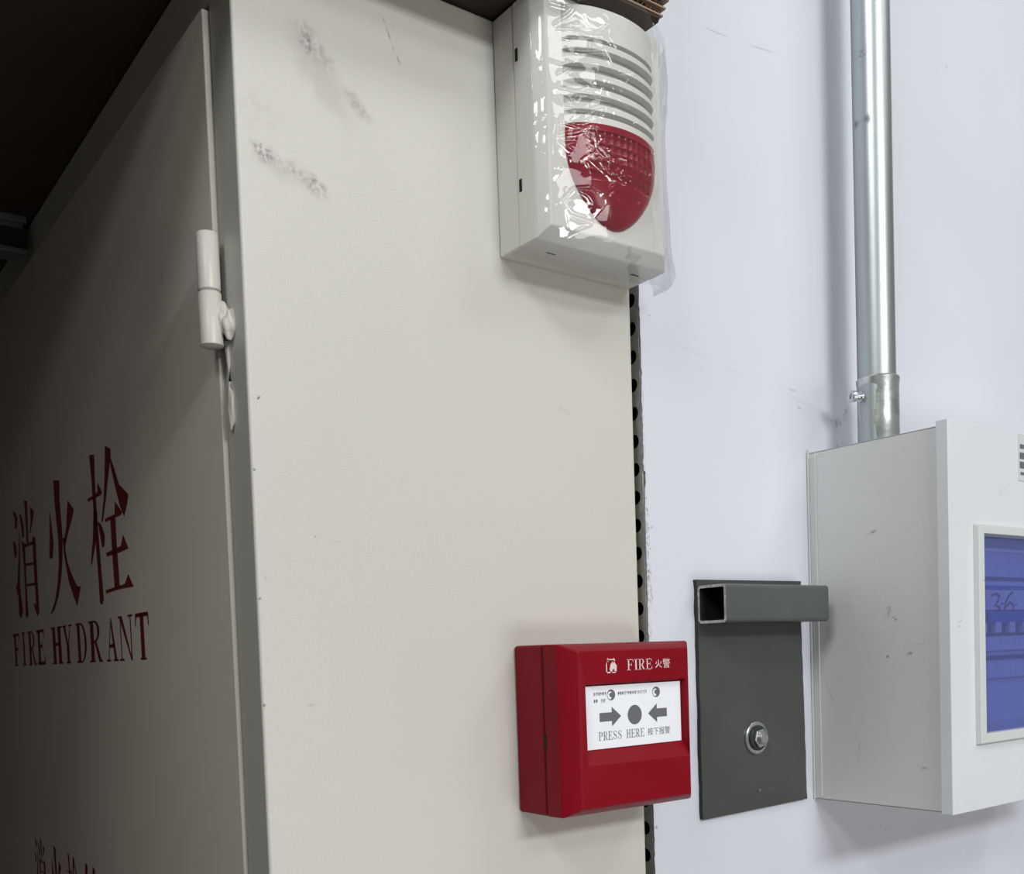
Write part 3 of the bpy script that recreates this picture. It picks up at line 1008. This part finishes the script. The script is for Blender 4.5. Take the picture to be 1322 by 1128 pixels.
mb.polys_y([arrow(.15, .365, .50, 1), arrow(.645, .845, .50, -1)], yl)
mb.build('press_symbols', M['print_grey'], lb, smooth=0, fix=False)
mb = MB()
x_, z_ = lab(.135, .135)
write_y(mb, 'PRESS HERE', x_, z_, lw_ * .465, 4.6, yl, gap=.12, space=.85)
x1_, _ = lab(.635, .135)
x2_, _ = lab(.875, .135)
fit_cjk(mb, '按下报警', x1_, x2_, z_ + .2, z_ + 4.4, yl)
mb.build('press_lettering', M['print_grey'], lb, smooth=0, fix=False)
for u in (.27, .735):
    a, b_ = lab(u, .845)
    mb = MB().polys_y([[(a + 3.0 * math.cos(2 * math.pi * i / 24), b_ + 3.0 * math.sin(2 * math.pi * i / 24)) for i in range(24)]], yl)
    rs = mb.build('round_symbol', M['print_grey'], lb, smooth=0, fix=False)
    mb = MB().polys_y(band(arc(a - .7, b_ - .2, 2.0, 2.1, 60, 290), arc(a - .3, b_, 1.1, 1.2, 60, 290)), yl - .06)
    mb.build('symbol_swirl', M['label_white'], cp, smooth=0, fix=False)
mb = MB()
random.seed(8)
for (u0, u1, v) in ((.10, .215, .87), (.10, .13, .76), (.17, .215, .76), (.34, .64, .86)):
    u = u0
    while u < u1:
        wdt = random.uniform(.008, .016)
        a, b_ = lab(u, v)
        hh = random.uniform(.8, 1.15)
        mb.polys_y([rect(a, b_ - hh, a + wdt * lw_ * .5, b_ + hh), rect(a, b_ + random.uniform(-.8, .6), a + wdt * lw_, b_ + random.uniform(.7, .95))], yl)
        u += wdt + .006
mb.build('fine_print', M['print_faint'], lb, smooth=0, fix=False)
# heading above the label
yh = -44.08
mb = MB()
write_y(mb, 'FIRE', 386.5, -11.6, 19.2, 6.0, yh, gap=.12)
fit_cjk(mb, '火', 408.0, 413.2, -11.0, -6.4, yh)
fit_cjk(mb, '警', 413.8, 419.6, -11.2, -6.0, yh)
# burning-house sign: outline of a house with a flame at its corner
hx, hz = 371.3, -12.6
mb.polys_y([rect(hx, hz, hx + .7, hz + 5.2), rect(hx, hz, hx + 3.2, hz + .7), [(hx, hz + 4.8), (hx + .5, hz + 5.4), (hx + 2.4, hz + 7.6), (hx + 1.6, hz + 7.6)],
            rect(hx + 1.0, hz + 6.2, hx + 1.9, hz + 8.0), [(hx + 2.2, hz + 7.0), (hx + 5.4, hz + 7.0), (hx + 5.4, hz + 7.6), (hx + 2.2, hz + 7.6)],
            [(hx + 5.2, hz + 7.6), (hx + 6.2, hz + 6.2), (hx + 6.8, hz + 6.8), (hx + 5.8, hz + 8.2)],
            [(hx + 2.6, hz + 2.0), (hx + 3.2, hz + 4.6), (hx + 5.0, hz + 6.4), (hx + 5.2, hz + 5.2), (hx + 6.2, hz + 6.0), (hx + 7.8, hz + 3.8), (hx + 7.6, hz + 1.8),
             (hx + 6.2, hz + .8), (hx + 5.6, hz + 2.4), (hx + 4.6, hz + 1.6), (hx + 4.2, hz + .6), (hx + 3.0, hz + 1.0)],
            rect(hx + 6.9, hz, hx + 7.6, hz + 1.6), rect(hx + 4.4, hz, hx + 7.6, hz + .6)], yh)
mb.build('heading', M['print_white'], cvr, smooth=0, fix=False)
# faint moulded lines on the lower panel
mb = MB()
for k, (a, b_) in enumerate(((388, 412), (386, 410), (390, 404))):
    mb.box(a, b_, -44.25, -43.8, -66.0 - 3 * k, -65.2 - 3 * k)
mb.build('moulded_lines', M['red'], cvr, bevel=.15, seg=1)

# ------------------------------------------------------------------ dark plate bolted to the wall
pl = thing('bolted_plate', 'dark grey painted steel plate bolted to the white wall under the square tube', 'steel plate', (540, 0, -110))
random.seed(2)
left = [(486.8 + random.uniform(-.35, .35), z) for z in range(36, -106, -5)]
right = [(592.0 - .02 * (z + 106) + random.uniform(-.3, .3), z) for z in range(-102, 40, 6)]
outline = [(486.4, 42.4), (487, 38)] + left + [(487.0, -110.6), (487.6, -110.8)] + [(592.4, -108.8)] + right + [(590.6, 42.8)]
mb = MB().prism_y(outline, -3.0, 0.0)
o = mb.build('plate', M['plate'], pl, smooth=0)
o.data.materials.append(M['plate_edge'])
for p_ in o.data.polygons:
    if abs(p_.normal.y) < .5:
        p_.material_index = 1
bw = thing('bolt', 'zinc hex bolt and washer in the dark grey plate', 'bolt', (539, -3, -62))
bc = (539.2, -3.0, -62.0)
mb = MB().lathe(bc, (0, -1, 0), [(0, 4.4), (0, 10.8), (1.2, 11.0), (1.7, 10.4), (1.9, 4.4), (0, 4.4)], 48)
mb.build('washer', M['zinc'], bw, smooth=30)
mb = MB().lathe(bc, (0, -1, 0), [(1.9, 4), (1.9, 8.0), (2.6, 8.4), (3.4, 7.6), (3.6, 4)], 40)
mb.build('spring_washer', M['plate_edge'], bw, smooth=30)
hexa = [(bc[0] + 6.6 * math.cos(R(60 * i + 12)), bc[2] + 6.6 * math.sin(R(60 * i + 12))) for i in range(6)]
MB().prism_y(hexa, -8.6, -6.4).build('nut', M['zinc'], bw, bevel=.6, seg=2)
MB().lathe(bc, (0, -1, 0), [(5, 4.1), (7.4, 4.1), (8.0, 3.5), (8.0, .05)], 28).build('bolt_shank', M['zinc'], bw, smooth=30)

# square tube stub fixed across the top of the plate
tu = thing('square_tube', 'short dark grey square tube lying across the plate top, open end left', 'steel tube', (538, -15, 14.6))
TX0, TX1, TY0, TY1, TZ0, TZ1, TW = 487.0, 588.6, -26.6, -3.1, 14.4, 38.3, 1.7


def rrect(y0, y1, z0_, z1_, r, n=5):
    pts = []
    for (cy_, cz_, a0) in ((y1 - r, z1_ - r, 0), (y0 + r, z1_ - r, 90), (y0 + r, z0_ + r, 180), (y1 - r, z0_ + r, 270)):
        pts += [(cy_ + r * math.cos(R(a0 + 90 * i / n)), cz_ + r * math.sin(R(a0 + 90 * i / n))) for i in range(n + 1)]
    return pts


oo, ii = rrect(TY0, TY1, TZ0, TZ1, 2.6), rrect(TY0 + TW, TY1 - TW, TZ0 + TW, TZ1 - TW, 1.2)
nn = len(oo)
mb = MB()
ring4 = [[(TX0, y, z) for y, z in oo], [(TX1, y, z) for y, z in oo]]
mb.add(ring4[0] + ring4[1], [(i, (i + 1) % nn, nn + (i + 1) % nn, nn + i) for i in range(nn)])
mb.build('tube_wall', M['tube'], tu, smooth=40)
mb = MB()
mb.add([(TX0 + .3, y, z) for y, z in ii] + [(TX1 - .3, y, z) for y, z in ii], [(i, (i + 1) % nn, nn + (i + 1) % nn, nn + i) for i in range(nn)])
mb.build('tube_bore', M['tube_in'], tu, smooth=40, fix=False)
for x_ in (TX0, TX1):
    mb = MB().add([(x_, y, z) for y, z in oo] + [(x_, y, z) for y, z in ii], [(i, (i + 1) % nn, nn + (i + 1) % nn, nn + i) for i in range(nn)])
    mb.build('sawn_edge', M['tube_cut'], tu, smooth=0, fix=False)

# ------------------------------------------------------------------ conduit
CXc, CYc, CR = 640.0, -32.0, 12.8
cd = thing('conduit', 'galvanised steel conduit pipe rising up the white wall', 'conduit', (CXc, CYc, 132))
MB().lathe((CXc, CYc, 134), (0, 0, 1), [(0, CR), (1166, CR)], 64).build('pipe', M['galv'], cd, smooth=60)
mb = MB().lathe((CXc + 1.3, CYc, 132.2), (0, 0, 1), [(0, 13.2), (1.5, 13.9), (20, 14.0), (42, 13.9), (46.5, 14.4), (48, 14.5), (49, 13.8), (49, 12.0)], 64)
mb.build('coupling', M['galv_sleeve'], cd, smooth=35)
scd = Vector((-.93, .36, .03)).normalized()
sc0 = Vector((CXc, CYc, 167.5)) + scd * 12.0
mb = MB().lathe(sc0, scd, [(0, 3.6), (1.5, 3.6), (1.6, 2.2), (5.5, 2.2), (5.6, 3.9), (8.2, 3.9), (8.8, 3.3), (8.8, 1.8), (7.2, 1.5), (7.2, .05)], 24)
mb.build('set_screw', M['zinc'], cd, smooth=35)
for zc in (620, 1050):
    mb = MB()
    mb.lathe((CXc, CYc, zc), (0, 0, 1), [(0, CR), (0, CR + 1.4), (16, CR + 1.4), (16, CR)], 40)
    mb.box(CXc - 28, CXc + 28, -2, 0, zc, zc + 16)
    mb.box(CXc - 10, CXc + 10, -22, -1.5, zc + 1, zc + 15)
    mb.build('pipe_clip', M['zinc'], cd, smooth=35)

# ------------------------------------------------------------------ distribution box
EX0, EX1, EZ0, EZ1 = 603.9, 862.0, -110.2, 132.0
eb = thing('distribution_box', 'white wall-mounted breaker box with blue tinted window beside the dark plate', 'electrical box', (730, 0, EZ0))
mb = MB()
mb.box(EX0, EX1, -1.2, 0, EZ0, EZ1)             # back
mb.box(EX0, EX0 + 1.2, -98.2, 0, EZ0, EZ1)
mb.box(EX1 - 1.2, EX1, -98.2, 0, EZ0, EZ1)
mb.box(EX0, EX1, -98.2, 0, EZ0, EZ0 + 1.2)
mb.box(EX0, EX1, -98.2, 0, EZ1 - 1.2, EZ1)
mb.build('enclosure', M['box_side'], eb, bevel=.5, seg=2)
# cover with an opening
WX0, WX1, WZ0, WZ1 = 636.0, 826.0, -63.2, 66.2
FX0, FX1, FZ0, FZ1 = EX0 - 2.2, EX1 + 2.2, EZ0 - .8, EZ1 + 2.9
mb = MB()
outer = rect(FX0, FZ0, FX1, FZ1)
inner = rect(WX0, WZ0, WX1, WZ1)
for y in (-106.2, -105.0):
    mb.add([(a, y, b_) for a, b_ in outer] + [(a, y, b_) for a, b_ in inner], [(i, (i + 1) % 4, 4 + (i + 1) % 4, 4 + i) for i in range(4)])
mb.add([(a, -106.2, b_) for a, b_ in inner] + [(a, -105.0, b_) for a, b_ in inner], [(i, (i + 1) % 4, 4 + (i + 1) % 4, 4 + i) for i in range(4)])
mb.add([(a, -106.2, b_) for a, b_ in outer] + [(a, -98.6, b_) for a, b_ in outer], [(i, (i + 1) % 4, 4 + (i + 1) % 4, 4 + i) for i in range(4)])
bm_o = MB()
bm_o.v, bm_o.f = mb.v, mb.f
cov = bm_o.build('cover', M['box_white'], eb, smooth=30)
bm = bmesh.new()
bm.from_mesh(cov.data)
bmesh.ops.remove_doubles(bm, verts=bm.verts, dist=1e-6)
bmesh.ops.recalc_face_normals(bm, faces=bm.faces)
bm.to_mesh(cov.data)
bm.free()
b = cov.modifiers.new('bevel', 'BEVEL')
b.width = .0011
b.segments = 3
b.limit_method = 'ANGLE'
b.angle_limit = R(50)
b.harden_normals = True
# plastic frame round the window
mb = MB()
fo_, fi_ = rect(629.6, -69.0, 832.0, 71.6), rect(638.0, -61.2, 824.0, 64.6)
a4 = [(a, -106.3, b_) for a, b_ in fo_] + [(a, -109.6, b_) for a, b_ in rect(630.4, -68.2, 831.2, 70.8)] + \
     [(a, -109.6, b_) for a, b_ in rect(637.0, -62.2, 825, 65.6)] + [(a, -104.0, b_) for a, b_ in fi_]
mb.add(a4, [(k * 4 + i, k * 4 + (i + 1) % 4, (k + 1) * 4 + (i + 1) % 4, (k + 1) * 4 + i) for k in range(3) for i in range(4)])
wf = mb.build('window_frame', M['frame_white'], eb, bevel=.6, seg=2)
MB().box(638.0, 824, -107.6, -106.2, -61.2, 63.2).build('window_pane', M['tinted'], wf)
# inside: mounting plate and a row of breakers
MB().box(610, 856, -72, -70, -100, 124).build('mounting_plate', M['breaker'], eb)
MB().box(612, 854, -92, -90, -100, 122).build('front_plate', M['breaker'], eb)
for k in range(11):
    x0 = 640.0 + k * 17.8
    x1 = x0 + 17.4
    bt_ = MB().box(x0, x1, -96.0, -72, -28, 56)
    brk = bt_.build('breaker', M['breaker'], eb, bevel=.6, seg=2)
    MB().box(x0, x1, -99.0, -96.0, 17.5, 36.0).build('breaker_face', M['breaker'], brk, bevel=.5, seg=2)
    MB().box(x0 + .5, x1 - .5, -97.0, -95.8, 37.4, 39.6).build('terminal_slot', M['breaker_dark'], brk)
    MB().box(x0, x1, -99.4, -96.0, 31.0, 33.6).build('rating_line', M['breaker_blue'], brk)
    MB().box(x0 + .2, x1 - .2, -98.4, -96.0, .5, 17.0).build('toggle_well', M['breaker_dark'], brk, bevel=.4, seg=1)
    MB().box(x0 + 4.5, x1 - 5.5, -103.0, -98, 2.0, 9.5).build('toggle', M['breaker'], brk, bevel=1.2, seg=2)
    MB().box(x0, x1, -99.0, -96.0, -9.5, .2).build('breaker_foot', M['breaker'], brk, bevel=.4, seg=2)
    MB().box(x0, x1, -97.2, -95.8, -15.5, -12.8).build('foot_slot', M['breaker_dark'], brk)
MB().box(655, 826, -102.5, -98.2, 8.0, 16.5).build('toggle_bridge', M['breaker_blue'], eb, bevel=1.5, seg=3)
# hand-written number on the breaker faces


def ink(mb_, pts, r=.55):
    conv = [(651.5 + (a - 75) * .163, -99.5, 36.8 - (b_ - 430) * .0815) for a, b_ in pts]
    mb_.tube(conv, [r] * len(conv), 6)


mb = MB()
ink(mb, [(145, 548), (185, 532), (207, 556), (195, 595), (172, 628), (204, 640), (214, 680)])
ink(mb, [(225, 612), (231, 616)])
ink(mb, [(312, 520), (278, 556), (253, 615), (246, 680)])
ink(mb, [(262, 640), (292, 604), (318, 625), (308, 680)])
ink(mb, [(336, 624), (343, 628)])
mb.build('written_number', M['ink'], eb, smooth=60)
# sticker at the top of the cover
stk = MB().box(686.4, 742, -106.6, -106.2, 102.8, 133.6).build('sticker', M['sticker'], cov)
mb = MB()
for (a, b_, c, d) in ((688, 690.5, 124, 127), (687.6, 691.6, 117.2, 121.5), (687.6, 691.6, 111.0, 115.5), (688.5, 691.5, 106.6, 108.6)):
    for k in range(5):
        mb.polys_y([rect(a + k * 9, c, b_ + k * 9 + 3, d)], -106.68)
mb.build('sticker_print', M['print_grey'], stk, smooth=0, fix=False)
# strip of clear tape down the side by the wall
mb = MB()
mb.box(602.9, 603.85, -7.5, -6.6, EZ0 + 2, EZ1 - 2)
mb.box(602.7, 603.85, -1.6, -.2, EZ0, EZ1 + .6)
mb.build('back_flange', M['box_side'], eb, bevel=.3, seg=1)
MB().box(603.2, 606, -1.5, 0, 129, 134.5).build('corner_burr', M['box_side'], eb, bevel=.4, seg=1)

for o in list(SC.objects):
    if '_base' in o:
        del o['_base']
